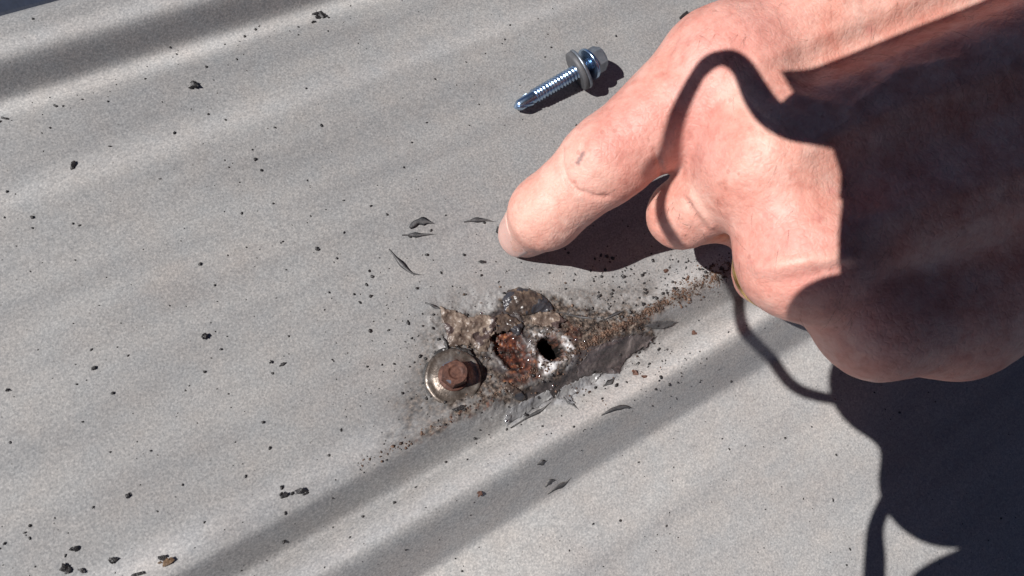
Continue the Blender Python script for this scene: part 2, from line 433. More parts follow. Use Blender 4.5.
allj = np.array([J[k] for k in J if k not in ('fa', 'fb')])
lo = np.array([allj[:, 0].min() - 14, allj[:, 1].min() - 30, -1.0]); hi = np.array([allj[:, 0].max() + 40, allj[:, 1].max() + 34, 125.0])
hv, hf = surface_nets(hand_sdf, lo, hi, 1.35)
hv = relax_to(hand_sdf, hv, 1)
hv, hf = subdiv(hv, hf)
hv = relax_to(hand_sdf, hv, 2)
hn = grad(hand_sdf, hv)

def seg_dist(u, v, pts):
    d_ = np.full(u.shape, 1e9)
    for (x0, y0), (x1, y1) in zip(pts[:-1], pts[1:]):
        ex, ey = x1 - x0, y1 - y0
        t = np.clip(((u - x0) * ex + (v - y0) * ey) / (ex * ex + ey * ey), 0, 1)
        d_ = np.minimum(d_, np.hypot(u - x0 - t * ex, v - y0 - t * ey))
    return d_
hu, hvv = proj(hv)
face_up = ((CAM - hv) * hn).sum(1) > 0
disp = np.zeros(len(hv)); red = np.zeros(len(hv)); mark = np.zeros(len(hv)); pale = np.zeros(len(hv))
CREASES = [([(562, 148), (562, 165), (567, 180), (578, 191), (597, 197), (607, 197)], 2.4, .7),
           ([(569, 146), (573, 152)], 2, .25), ([(590, 128), (584, 140), (583, 150)], 2.2, .2),
           ([(676, 38), (669, 52), (665, 70)], 4, .55), ([(688, 34), (680, 52), (678, 70)], 4, .35),
           ([(655, 150), (661, 168), (664, 186)], 2.5, .5), ([(690, 196), (702, 213), (712, 226)], 3, -.5), ([(684, 198), (694, 214), (703, 228)], 3, .5),
           ([(655, 225), (667, 229), (676, 238)], 2.5, .25), ([(760, 268), (800, 262), (850, 257)], 7, -.9), ([(770, 284), (810, 278), (840, 268)], 7, .55),
           ([(742, 108), (750, 118), (756, 132)], 2, .25), ([(752, 104), (762, 118), (770, 132)], 2, .25), ([(733, 112), (738, 124), (742, 136)], 2, .22),
           ([(762, 112), (772, 122), (782, 134)], 2, .22), ([(528, 224), (534, 236), (536, 248)], 3, .12)]
for pts, wd, dp in CREASES:
    disp -= dp * np.exp(-(seg_dist(hu, hvv, pts) / wd) ** 2) * face_up
# tendons and veins under the skin
for pts, wd, dp in [([(760, 60), (860, 20), (960, -20)], 11, .8), ([(800, 150), (900, 105), (1010, 70)], 12, .7), ([(835, 235), (930, 200), (1020, 170)], 12, .6),
                    ([(795, 95), (850, 110), (900, 70), (960, 60)], 6, .5)]:
    disp += dp * np.exp(-(seg_dist(hu, hvv, pts) / wd) ** 2) * face_up
disp += .35 * fbm(hv[:, 0] / 9, hv[:, 1] / 9, hv[:, 2] / 9, s=101, oct=3) + .10 * fbm(hv[:, 0] / 2.2, hv[:, 1] / 2.2, hv[:, 2] / 2.2, s=105, oct=2)
hv = hv + hn * disp[:, None]
mark = np.exp(-(seg_dist(hu, hvv, [(583, 153), (578, 163)]) / 2.2) ** 4) * face_up
for pts, wd in [([(595, 160), (640, 120)], 40), ([(700, 50), (760, 30)], 40), ([(755, 170)], 0), ([(690, 100), (700, 150)], 35), ([(780, 240), (860, 300)], 50)]:
    if len(pts) > 1: red = np.maximum(red, np.exp(-(seg_dist(hu, hvv, pts) / wd) ** 2))
for u0, v0, r0 in [(818, 218, 7), (752, 262, 5), (832, 190, 5), (790, 210, 4), (765, 215, 5), (741, 52, 4), (870, 30, 5), (905, 55, 4), (700, 120, 4)]:
    red = np.maximum(red, 1.4 * np.exp(-(np.hypot(hu - u0, hvv - v0) / r0) ** 2) * face_up)
for pts, wd in [([(742, 95), (770, 130)], 16), ([(570, 150), (600, 180)], 20), ([(515, 225), (560, 195)], 28), ([(690, 185), (705, 215)], 5), ([(780, 262), (845, 256)], 8)]:  # highlights on knuckles and ridges painted in as paler skin
    pale = np.maximum(pale, np.exp(-(seg_dist(hu, hvv, pts) / wd) ** 2))

def skin_material():
    T = NT('sunlit_skin')
    b1 = T.ramp(T.noise(95, 5, .65), [(.34, (.68, .405, .335)), (.52, (.635, .315, .25)), (.68, (.57, .235, .18))])
    b1 = T.mix(T.math('MULTIPLY', T.attr('red'), .5), b1, (.55, .215, .185))
    b1 = T.mix(T.math('MULTIPLY', T.attr('pale'), .55), b1, (.67, .41, .33))
    sp = T.ramp(T.noise(330, 3, .65), [(.3, (.86, .78, .77)), (.5, (1, 1, 1)), (.75, (1.08, 1.10, 1.10))])
    c = T.mix(.9, b1, sp, 'MULTIPLY')
    fr = T.math('LESS_THAN', T.vor(210), .13); fr = T.math('MULTIPLY', fr, T.math('GREATER_THAN', T.noise(120, 1), .55))
    c = T.mix(T.math('MULTIPLY', fr, .35), c, (.33, .12, .09))
    c = T.mix(T.math('MULTIPLY', T.attr('mark'), .8), c, (.16, .10, .10))
    pores = T.vor(760, 'Distance')
    bmp = T.bump(T.math('MINIMUM', T.vor(620, 'Distance', 'DISTANCE_TO_EDGE'), .22), .46, .0005)
    bmp = T.bump(T.noise(520, 4, .65, .8), .36, .0006, bmp)
    mpw = T.n('ShaderNodeMapping'); mpw.inputs['Scale'].default_value = (420, 120, 260); mpw.inputs['Rotation'].default_value = (0, 0, .5); T.l(T.co, mpw.inputs['Vector'])
    wn = T.n('ShaderNodeTexNoise'); wn.inputs['Scale'].default_value = 1.0; wn.inputs['Detail'].default_value = 3; T.l(mpw.outputs[0], wn.inputs['Vector'])
    bmp = T.bump(wn.outputs['Fac'], .14, .0007, bmp)
    ro = T.math('ADD', .36, T.math('MULTIPLY', T.noise(150, 3), .3))
    return T.set(Base_Color=c, Roughness=ro, Specular_IOR_Level=.38, Normal=bmp, Subsurface_Weight=.18, Subsurface_Radius=(1.0, .28, .18), Subsurface_Scale=.0034)
SKIN = skin_material()
org = J['mcp']
hand = mesh_obj('hand', hv, hf, SKIN, origin=org)
tag(hand, 'bare sunlit left hand pointing its index finger down at the rusty damage', 'hand')
for nm, arr in (('red', red), ('mark', mark), ('pale', pale)): set_attr(hand, nm, arr)
# ---- END HAND

def simple(name, col, rough=.6, metal=0.0, var=.25, scale=500, bump=.3, bdist=.0003, **kw):
    T = NT(name)
    lo_ = tuple(c * (1 - var) for c in col); hi_ = tuple(min(1, c * (1 + var)) for c in col)
    c = T.ramp(T.noise(scale, 3, .6), [(.3, lo_), (.7, hi_)])
    return T.set(Base_Color=c, Roughness=rough, Metallic=metal, Normal=T.bump(T.noise(scale * 1.7, 3, .6), bump, bdist), **kw)

def child(name, v, f, mat, parent, smooth=True):
    o = mesh_obj(name, np.asarray(v) - np.array(parent.location) / MM, f, mat, None, smooth); o.parent = parent; return o

def grid_faces(a, b, closed=False):
    f = []
    for i in range(a - 1):
        for j in range(b if closed else b - 1):
            f.append((i * b + j, (i + 1) * b + j, (i + 1) * b + (j + 1) % b, i * b + (j + 1) % b))
    return f

# fingernail of the pointing finger
axd = J['tip'] - J['dip']; axd /= np.linalg.norm(axd)
dors = -((J['pip'] - J['dip']) / np.linalg.norm(J['pip'] - J['dip']) + axd)
dors = dors - (dors @ axd) * axd; dors /= np.linalg.norm(dors)
dors = dors + NAIL_TWIST * np.cross(axd, dors); dors /= np.linalg.norm(dors)
side = np.cross(axd, dors)
nvt, rows, cols = [], 15, 17
def index_tip(p): return cone(p, J['tip'], J['dip'], 8.2, 10.2)
for i in range(rows):
    s_ = -12.0 + 18.5 * i / (rows - 1)
    for j in range(cols):
        tt = (j / (cols - 1) - .5) * 2
        half = math.radians(47) * (1 - .45 * max(0, (.28 - i / (rows - 1)) / .28) ** 2)
        th_ = tt * half
        dr = math.cos(th_) * dors + math.sin(th_) * side
        q = J['tip'] + axd * (s_ - .6 * tt * tt * (1 if i > 7 else -.5)) + dr * 8.5
        nvt.append(q)
nvt = np.array(nvt)
for _ in range(2): nvt = nvt - (index_tip(nvt) - .17)[:, None] * grad(index_tip, nvt)
gl = np.clip((np.repeat(np.arange(rows), cols) / (rows - 1) - .80) / .2, 0, 1)
nvt = nvt + gl[:, None] * (dors * .7 + axd * .9)
NAILM = simple('fingernail', (.70, .42, .355), .28, 0, .05, 200, .15, Subsurface_Weight=.15, Subsurface_Radius=(1.0, .4, .3), Subsurface_Scale=.001)
nb = nvt - np.repeat([dors * .9], len(nvt), 0)
nf = grid_faces(rows, cols)
m_ = len(nvt); rim = [(0 * cols + j) for j in range(cols)] + [i * cols + cols - 1 for i in range(1, rows)] + [(rows - 1) * cols + j for j in range(cols - 2, -1, -1)] + [i * cols for i in range(rows - 2, 0, -1)]
ff = nf + [tuple(m_ + k for k in reversed(q)) for q in nf] + [(rim[k], rim[(k + 1) % len(rim)], m_ + rim[(k + 1) % len(rim)], m_ + rim[k]) for k in range(len(rim))]
child('fingernail', np.concatenate([nvt, nb]), ff, NAILM, hand)

# gold ring on the ring finger
GOLD = simple('gold', (.83, .56, .22), .22, 1.0, .05, 300, .05)
def torus(c, ax_, R_, w, t, n=48):
    ax_ = ax_ / np.linalg.norm(ax_); a = np.cross(ax_, [0, 0, 1.0]); a /= np.linalg.norm(a); b = np.cross(ax_, a)
    sec = [(t * math.cos(k * math.pi / 4), w * math.sin(k * math.pi / 4)) for k in range(8)]
    v = [c + (R_ + r_) * (math.cos(2 * math.pi * i / n) * a + math.sin(2 * math.pi * i / n) * b) + ax_ * z_ for i in range(n) for r_, z_ in sec]
    f = [(i * 8 + j, ((i + 1) % n) * 8 + j, ((i + 1) % n) * 8 + (j + 1) % 8, i * 8 + (j + 1) % 8) for i in range(n) for j in range(8)]
    return v, f
rax = (J['p3'] - J['m3']) / np.linalg.norm(J['p3'] - J['m3'])
rc = J['m3'] + (J['p3'] - J['m3']) * RING_T
rl = RC @ np.array([-1.0, -.15, 0]); rl = rl - (rl @ rax) * rax; rl /= np.linalg.norm(rl)
tt = np.linspace(4, 30, 200); RING_R = float(tt[np.argmin(np.abs(hand_sdf(rc + tt[:, None] * rl)))]) + .9
print('RING', RING_R, proj(rc + rl * RING_R))
v, f = torus(rc, J['p3'] - J['m3'], RING_R, 2.4, .9)
tag(mesh_obj('ring', v, f, GOLD, origin=rc), 'thin yellow gold ring peeking out under the knuckle of the pointing hand', 'ring')

# short dark hairs on the back of the hand
HAIRM = simple('hair', (.10, .055, .04), .5, 0, .2)
sel = np.where(face_up & (hu > 690) & (hu < 1015) & (hvv > 2) & (hvv < 330))[0]
def hair_mesh(idx, length, lean, rad):
    v, f = [], []
    for i in idx:
        p, n_ = hv[i], hn[i]
        dirn = lean - (lean @ n_) * n_; dirn /= np.linalg.norm(dirn) + 1e-9
        dirn = dirn + .6 * rng.normal(size=3); dirn -= (dirn @ n_) * n_; dirn /= np.linalg.norm(dirn)
        L_ = length * rng.uniform(.6, 1.3); s_ = np.cross(n_, dirn)
        k0 = len(v); curl = rng.uniform(-.3, .3)
        for k in range(4):
            t = k / 3; c = p + dirn * L_ * t + n_ * (.9 * math.sin(t * 2.2)) * L_ * .22 + s_ * curl * L_ * t * t
            r_ = rad * (1 - .75 * t)
            for a in range(3): v.append(c + r_ * (math.cos(a * 2.094) * n_ + math.sin(a * 2.094) * s_))
        for k in range(3):
            for a in range(3): f.append((k0 + k * 3 + a, k0 + k * 3 + (a + 1) % 3, k0 + k * 3 + 3 + (a + 1) % 3, k0 + k * 3 + 3 + a))
    return v, f
pick = rng.choice(sel, 200, replace=False, p=(lambda q: q / q.sum())(np.where(hvv[sel] < 90, 3.0, 1.0)))
v, f = hair_mesh(pick, 6.0, RC @ np.array([-.3, -1.0, 0]), .032)
tag(child('hair', v, f, HAIRM, hand), kind='stuff')
sel2 = np.where(face_up & (hu > 646) & (hu < 700) & (hvv > 190) & (hvv < 250))[0]
v, f = hair_mesh(rng.choice(sel2, 22, replace=False), 2.2, RC @ np.array([-.8, -.6, 0]), .05)
tag(child('hair', v, f, HAIRM, hand), kind='stuff')

# ------------------------------------------------------------------ the phone that takes the picture, the hand that holds it, its strap
LC = RC.T @ SUNV
def cw(x, y, z): return CAM + RC @ np.array([x, y, z], float)
def sw(x, y, z):
    k = (z - 4) / -LC[2]; return (x - LC[0] * k, y - LC[1] * k, z)
def prism(poly, z0, z1, bev=1.0):
    """closed slab with bevelled rims, outline in phone axes"""
    pts = np.array(poly, float); c = pts.mean(0)
    def inset(d): 
        q = pts - c; L_ = np.linalg.norm(q, axis=1, keepdims=True); return c + q * (L_ - d) / L_
    rings = [(inset(bev), z0), (pts, z0 + bev), (pts, z1 - bev), (inset(bev), z1)]
    v = [cw(x, y, z) for r_, z in rings for x, y in r_]; n = len(pts)
    f = [(i * n + j, i * n + (j + 1) % n, (i + 1) * n + (j + 1) % n, (i + 1) * n + j) for i in range(3) for j in range(n)]
    return v, f + [tuple(reversed(range(n))), tuple(range(3 * n, 4 * n))]
def rrect(x0, y0, x1, y1, r, n=6):
    o = []
    for cx, cy, a0 in ((x1 - r, y1 - r, 0), (x0 + r, y1 - r, 90), (x0 + r, y0 + r, 180), (x1 - r, y0 + r, 270)):
        for k in range(n + 1):
            a = math.radians(a0 + 90 * k / n); o.append((cx + r * math.cos(a), cy + r * math.sin(a)))
    return o
PHONE = simple('phone_back', (.03, .03, .035), .35, 0, .1); CASE = simple('case_leather', (.05, .035, .03), .6, 0, .2, 700, .4)
ph = empty('phone', cw(40, 20, 6))
v, f = prism(rrect(-34, -12, 128, 66, 7), 2.5, 11, 1.2); child('body', v, f, PHONE, ph)
v, f = prism([(-51.5, 88.5), (-46, 79), (-38, 69), (-36, 62), (-36, 55), (120, 58), (128, 74), (110, 148), (60, 142.5), (-7, 110)], 5, 8, .8); child('cover_flap', v, f, CASE, ph)
v, f = prism([(5 * math.cos(a * math.pi / 12), 5 * math.sin(a * math.pi / 12)) for a in range(24)], .6, 3.0, .4); child('lens', v, f, simple('lens_glass', (.01, .01, .015), .08, 0, .05), ph)
tag(ph, 'dark phone held above the roof whose straight-edged shadow crosses the pointing hand', 'phone')

H2 = {k: sw(*q) for k, q in dict(k0=(-28.5, 14.5, 16), k1=(-10, -20, 18), pa=(62, -6, 34), wr=(66, -60, 52), fo=(150, -210, 120), f0=(66, 66, 26), f1=(12, 74, 15), f2=(-39.5, 75.5, 7),
          g0=(72, 40, 34), g1=(12, 48, 20), g2=(-20, 49, 12)).items()}
def hand2_sdf(p):
    q = (p - CAM) @ RC; h = H2
    d_ = cone(q, h['k0'], h['pa'], 21.5, 24)
    d_ = smin(d_, cone(q, h['k1'], h['pa'], 21.5, 26), 12)
    d_ = smin(d_, cone(q, h['pa'], h['wr'], 28, 27), 10)
    d_ = smin(d_, cone(q, h['wr'], h['fo'], 27, 38), 12)
    d_ = smin(d_, cone(q, h['pa'], h['f0'], 24, 15), 9)
    d_ = smin(d_, smin(cone(q, h['f0'], h['f1'], 12, 10), cone(q, h['f1'], h['f2'], 10, 8.5), 3), 5)
    d_ = smin(d_, smin(cone(q, h['g0'], h['g1'], 12, 10), cone(q, h['g1'], h['g2'], 10, 8.5), 3), 5)
    return d_
cs = np.array([cw(*q) for q in H2.values()])
v2, f2 = surface_nets(hand2_sdf, cs.min(0) - 42, cs.max(0) + 42, 4.0)
v2, f2 = subdiv(v2, f2); v2 = relax_to(hand2_sdf, v2, 2)
h2 = mesh_obj('hand', v2, f2, SKIN, origin=cw(40, -6, 34))
tag(h2, 'second hand that grips the phone up in the air and shades the roof at right', 'hand')

def tube(pts, rad, n=8, close=True, sub=6):
    pts = np.array(pts, float); rad = np.broadcast_to(np.asarray(rad, float), (len(pts),))
    q, r_ = [], []
    for i in range(len(pts) - 1):
        p0, p1, p2, p3 = pts[max(i - 1, 0)], pts[i], pts[i + 1], pts[min(i + 2, len(pts) - 1)]
        for k in range(sub):
            t = k / sub
            q.append(.5 * (2 * p1 + (p2 - p0) * t + (2 * p0 - 5 * p1 + 4 * p2 - p3) * t * t + (3 * p1 - p0 - 3 * p2 + p3) * t ** 3))
            r_.append(rad[i] + (rad[i + 1] - rad[i]) * t)
    q.append(pts[-1]); r_.append(rad[-1]); q = np.array(q)
    v, f = [], []
    up = np.array([.3, .2, 1.0])
    for i in range(len(q)):
        t = q[min(i + 1, len(q) - 1)] - q[max(i - 1, 0)]; t /= np.linalg.norm(t) + 1e-9
        a = np.cross(t, up); a /= np.linalg.norm(a) + 1e-9; b = np.cross(t, a)
        for k in range(n):
            th_ = 2 * math.pi * k / n; v.append(q[i] + r_[i] * (math.cos(th_) * a + math.sin(th_) * b))
    f = grid_faces(len(q), n, True)
    f += [tuple(range(n - 1, -1, -1)), tuple(range((len(q) - 1) * n, len(q) * n))]
    return v, f
STRAP = simple('strap_cord', (.02, .02, .024), .7, 0, .2, 900)
loop = [(-37, 70, 5), (-45, 71, 4), (-50.5, 75, 3), (-55, 81, 3), (-60, 89, 4), (-65, 91.5, 4), (-71, 89, 4), (-77.5, 80, 4), (-82, 71, 4), (-87.5, 66, 4), (-88.5, 58, 4), (-83.5, 47, 4), (-80.5, 37, 4), (-74, 25.5, 4), (-65.5, 14, 4), (-57, 10, 6), (-46, 9, 10)]
v, f = tube([cw(*p) for p in loop], [3.4, 3.6, 3.8, 3.6, 2.8, 2.2, 2.1, 2.0, 1.9, 1.9, 1.9, 1.9, 1.95, 1.95, 1.95, 1.95, 1.95])
tag(mesh_obj('wrist_strap', v, f, STRAP, origin=cw(-37, 70, 5)), 'black wrist strap looping off the phone, its thin curved shadow on hand and roof', 'strap')
v, f = tube([cw(*p) for p in [(-30, -20, 6), (-34.5, -33, 4), (-34.5, -44, 4), (-34, -60, 4), (-32, -80, 5)]], [2.4, 2.4, 3.2, 3.4, 3.4])
tag(mesh_obj('strap_end', v, f, STRAP, origin=cw(-30, -22, 8)), 'loose strap end hanging below the gripping hand, its shadow at the bottom edge', 'strap')

SLEEVE = simple('dark_sleeve', (.025, .03, .045), .85, 0, .2, 900, .5)
cuff = [sw(*q) for q in [(6, -44, 26), (22, -80, 44), (60, -140, 80), (120, -240, 130), (240, -330, 190)]]
v, f = tube([cw(*p) for p in cuff], [27, 31, 36, 44, 52], 28)
tag(mesh_obj('sleeve', v, f, SLEEVE, origin=cw(*cuff[0])), 'dark sleeve cuff round the wrist of the hand that grips the phone', 'sleeve')
def body_sdf(p):  # out-of-frame body, added and sized to block sky light
    q = (p - CAM) @ RC
    d_ = cone(q, (350, -20, 320), (540, -60, 60), 165, 180)                 # torso leaning over the roof
    d_ = smin(d_, cone(q, (350, 150, 330), (350, -190, 330), 70, 70), 50)    # shoulders
    d_ = smin(d_, cone(q, (330, 0, 370), (255, 0, 430), 58, 56), 20)         # neck
    d_ = smin(d_, cone(q, (215, 10, 450), (190, 10, 400), 78, 66), 16)       # head
    d_ = smin(d_, cone(q, (182, 10, 352), (196, 10, 380), 40, 55), 14)       # jaw
    d_ = smin(d_, cone(q, (350, -190, 330), (330, -330, 240), 56, 50), 20)
    d_ = smin(d_, cone(q, (330, -330, 240), (60, -190, 112), 48, 36), 16)
    d_ = smin(d_, cone(q, (350, 150, 330), (430, 260, 120), 56, 48), 20)
    d_ = smin(d_, cone(q, (430, 260, 120), (270, 110, -70), 46, 34), 16)
    d_ = smin(d_, cone(q, (540, -60, 60), (400, 170, -100), 130, 95), 40)     # thighs, kneeling
    d_ = smin(d_, cone(q, (540, -60, 60), (350, -260, -60), 130, 95), 40)
    return d_
bl = np.array([cw(x, y, z) for x in (60, 800) for y in (-430, 360) for z in (-180, 540)])
vb, fb = surface_nets(body_sdf, bl.min(0), bl.max(0), 14.0)
vb, fb = subdiv(vb, fb); vb = relax_to(body_sdf, vb, 2)
qb = (vb - CAM) @ RC
keep = vb[:, 2] > 12
vb[:, 2] = np.maximum(vb[:, 2], 12)
def body_material():
    T = NT('dark_work_clothes'); c = T.ramp(T.noise(300, 3), [(.3, (.02, .024, .035)), (.7, (.035, .04, .055))])
    c = T.mix(T.attr('skin'), c, (.5, .27, .2)); c = T.mix(T.attr('hairline'), c, (.06, .045, .035))
    return T.set(Base_Color=c, Roughness=.8)
body = mesh_obj('person', vb, fb, body_material(), origin=cw(500, 0, 60))
rad_h = np.linalg.norm(qb - np.array([200, 10, 415]), axis=1)
set_attr(body, 'skin', sstep(112, 104, rad_h)); set_attr(body, 'hairline', sstep(112, 104, rad_h) * sstep(200, 215, qb[:, 0] * .6 + (qb[:, 2] - 300) * .75))
tag(body, 'person in dark work clothes kneeling beside the damage and leaning over the roof', 'person')

# ------------------------------------------------------------------ fasteners
def frame(o, zdir, xhint):
    z_ = np.asarray(zdir, float); z_ /= np.linalg.norm(z_)
    x_ = np.asarray(xhint, float); x_ = x_ - (x_ @ z_) * z_; x_ /= np.linalg.norm(x_); y_ = np.cross(z_, x_)
    return lambda p: np.asarray(o) + np.asarray(p, float) @ np.stack([x_, y_, z_])
def lathe(prof, n, fr, wob=None):
    v = []
    for i, (r, z_) in enumerate(prof):
        for k in range(n):
            a = 2 * math.pi * k / n; q = r * (1 + (wob(a, i) if wob else 0))
            v.append((q * math.cos(a), q * math.sin(a), z_))
    f = [(i * n + k, i * n + (k + 1) % n, (i + 1) * n + (k + 1) % n, (i + 1) * n + k) for i in range(len(prof) - 1) for k in range(n)]
    if prof[0][0] > 1e-6: f.append(tuple(reversed(range(n))))
    if prof[-1][0] > 1e-6: f.append(tuple(range((len(prof) - 1) * n, len(prof) * n)))
    return fr(v), f
def hexhead(af, h, fr, ch=.5, turn=0.0, dimple=.5):
    R_ = af / math.sqrt(3); v, f = [], []
    rings = [(R_, 0, 1), (R_, h - ch, 1), (af / 2 * .97, h, 0), (af / 2 * .62, h, 0), (af / 2 * .45, h - dimple, 0)]
    n = 36
    for r, z_, hx in rings:
        for k in range(n):
            a = 2 * math.pi * k / n
            q = (af / 2) / math.cos(((a + math.pi / 6) % (math.pi / 3)) - math.pi / 6) if hx else r
            v.append((q * math.cos(a + turn), q * math.sin(a + turn), z_))
    f = [(i * n + k, i * n + (k + 1) % n, (i + 1) * n + (k + 1) % n, (i + 1) * n + k) for i in range(4) for k in range(n)] + [tuple(range(4 * n, 5 * n))]
    return fr(v), f

def rusty(name, pal, rough, metal, scale=420, bump=.6, extra=None):
    T = NT(name); c = T.ramp(T.noise(scale, 4, .65), pal)
    if extra: c = T.mix(T.math('MULTIPLY', T.math('GREATER_THAN', T.noise(extra[0], 2), extra[1]), .85), c, extra[2])
    return T.set(Base_Color=c, Roughness=rough, Metallic=metal, Normal=T.bump(T.noise(scale * 2.2, 3, .6), bump, .0004))
RUSTHEAD = rusty('rusty_head', bump=.3, pal=[(.3, (.022, .011, .009)), (.5, (.075, .029, .019)), (.7, (.16, .075, .05))], rough=.7, metal=.1, extra=(190, .60, (.10, .115, .15)))
WASHM = rusty('stained_washer', [(.3, (.05, .038, .03)), (.48, (.13, .105, .088)), (.62, (.24, .21, .185)), (.78, (.40, .37, .34))], .40, .62, 240, .45)
RUBBER = simple('black_rubber', (.018, .017, .018), .6, 0, .3, 600)
MUSHY = rusty('weathered_rubber', [(.3, (.015, .014, .015)), (.6, (.05, .047, .045)), (.8, (.10, .09, .08))], .6, 0, 500, .7)

b0 = P(452.5, 378); bz = rz(b0[0] - 9, b0[1]); b0 = np.array([b0[0], b0[1], bz - .1])
tilt = np.array([-.06, .06, 1.0]); fr = frame(b0, tilt, (1, 0, 0))
bolt = empty('rusty_roof_screw', b0)
wv = lambda a, i: .025 * math.sin(3 * a + i) + .018 * math.sin(5 * a + 1)
v, f = lathe([(6.0, -1.5), (9.1, -1.2), (9.5, -.2), (9.0, .7), (4, 1.2)], 48, fr, wv); child('rubber_seal', v, f, MUSHY, bolt)
v, f = lathe([(7.6, .6), (8.2, .65), (8.45, 1.0), (8.4, 1.5), (8.05, 1.85), (7.4, 1.8), (6.4, 1.75), (5.2, 2.3), (4.6, 2.7), (0, 2.8)], 64, fr, lambda a, i: .014 * math.sin(2 * a) + .01 * math.sin(7 * a) + .006 * math.sin(13 * a)); child('washer', v, f, WASHM, bolt)
v, f = lathe([(3.9, 2.7), (4.45, 2.75), (4.55, 3.1), (4.3, 3.45), (3, 3.6)], 48, fr); child('flange', v, f, RUSTHEAD, bolt)
v, f = hexhead(6.9, 5.0, frame(fr((0, 0, 3.4)), tilt, (1, 0.25, 0)), .7, .2, .35); child('hex_head', v, f, RUSTHEAD, bolt, False)
tag(bolt, 'old roof screw with rusty hex head on a stained round washer, left of the hole', 'screw')

ZINC = NT('bright_zinc'); 
ZINC = ZINC.set(Base_Color=ZINC.ramp(ZINC.noise(300, 2), [(.3, (.33, .46, .64)), (.7, (.52, .65, .80))]), Metallic=1.0, Roughness=.26, Normal=ZINC.bump(ZINC.noise(900, 2), .15, .0002))
ZDULL = NT('dull_zinc'); ZDULL = ZDULL.set(Base_Color=ZDULL.ramp(ZDULL.noise(500, 3), [(.3, (.17, .19, .22)), (.7, (.30, .33, .37))]), Metallic=.75, Roughness=.42, Normal=ZDULL.bump(ZDULL.noise(900, 2), .3, .0003))
GREYRUB = simple('grey_rubber', (.085, .085, .09), .55, 0, .15, 400)
tipp = P(514.5, 108, 2.9); tz = rz(tipp[0], tipp[1]); wc = P(580, 69.5, 6.3); 
axz = wc - tipp; SL = np.linalg.norm(axz); axz /= SL
fr = frame(tipp, axz, (0, 0, 1))
scr = empty('new_roof_screw', (tipp[0], tipp[1], tz))
v, f = lathe([(.3, 0), (1.5, 1.3), (1.9, 2.0), (1.95, 6.5), (2.05, 7.0), (2.05, SL + 6)], 24, fr); child('shank', v, f, ZINC, scr)
# drill point: two fluted blades
fv, ff = [], []
for sgn in (1, -1):
    k0 = len(fv)
    for i in range(9):
        z_ = .4 + i * .75; a = .5 + i * .12 + (0 if sgn > 0 else math.pi); r = min(2.35, .8 + z_ * 1.1)
        for (rr_, da) in ((1.0, -.30), (r, -.16), (r, .16), (1.0, .30)): fv.append((rr_ * math.cos(a + da), rr_ * math.sin(a + da), z_))
    ff += [tuple(k0 + x for x in q) for q in grid_faces(9, 4, True)] + [(k0 + 3, k0 + 2, k0 + 1, k0), (k0 + 32, k0 + 33, k0 + 34, k0 + 35)]
child('drill_tip', fr(fv), ff, ZINC, scr, False)
# helical thread
tv, tf = [], []; turns = (SL - 7.5) / 1.2; nst = int(turns * 20)
for i in range(nst + 1):
    a = 2 * math.pi * i / 20; z_ = 7.2 + 1.2 * i / 20 + .1 * math.sin(i * .07); e = min(1, i / 14, (nst - i) / 6 + .05)
    for r, dz in ((2.0, -.5), (2.1 + .42 * e, -.06), (2.1 + .42 * e, .06), (2.0, .5)): tv.append((r * math.cos(a), r * math.sin(a), z_ + dz))
for i in range(nst):
    for k in range(3): tf.append((i * 4 + k, i * 4 + k + 1, i * 4 + k + 5, i * 4 + k + 4))
child('thread', fr(tv), tf, ZINC, scr)
VD = (CAM - wc) / np.linalg.norm(CAM - wc)
ncut = frame(tipp + axz * SL, axz - .55 * (axz @ VD) * VD, (0, 0, 1))
v, f = lathe([(2.6, -1.6), (6.3, -1.9), (6.85, -1.6), (6.95, -.6), (6.8, -.1), (2.6, 0)], 48, ncut); child('rubber_seal', v, f, GREYRUB, scr)
v, f = lathe([(2.6, -.05), (6.9, -.1), (7.15, .1), (7.1, .7), (6.6, 1.0), (2.6, 1.3)], 56, ncut); child('washer', v, f, ZDULL, scr)
v, f = lathe([(2.5, SL + 3.4), (5.3, SL + 3.3), (5.65, SL + 3.6), (5.6, SL + 4.3), (5.1, SL + 4.7), (3, SL + 4.8)], 48, fr); child('flange', v, f, ZINC, scr)
v, f = hexhead(8.0, 4.6, frame(tipp + axz * (SL + 4.5), axz, (0, 0, 1)), .6, .25, .5); child('hex_head', v, f, ZDULL, scr, False)
tag(scr, 'shiny new zinc hex washer screw lying on its side above the fingertip', 'screw')

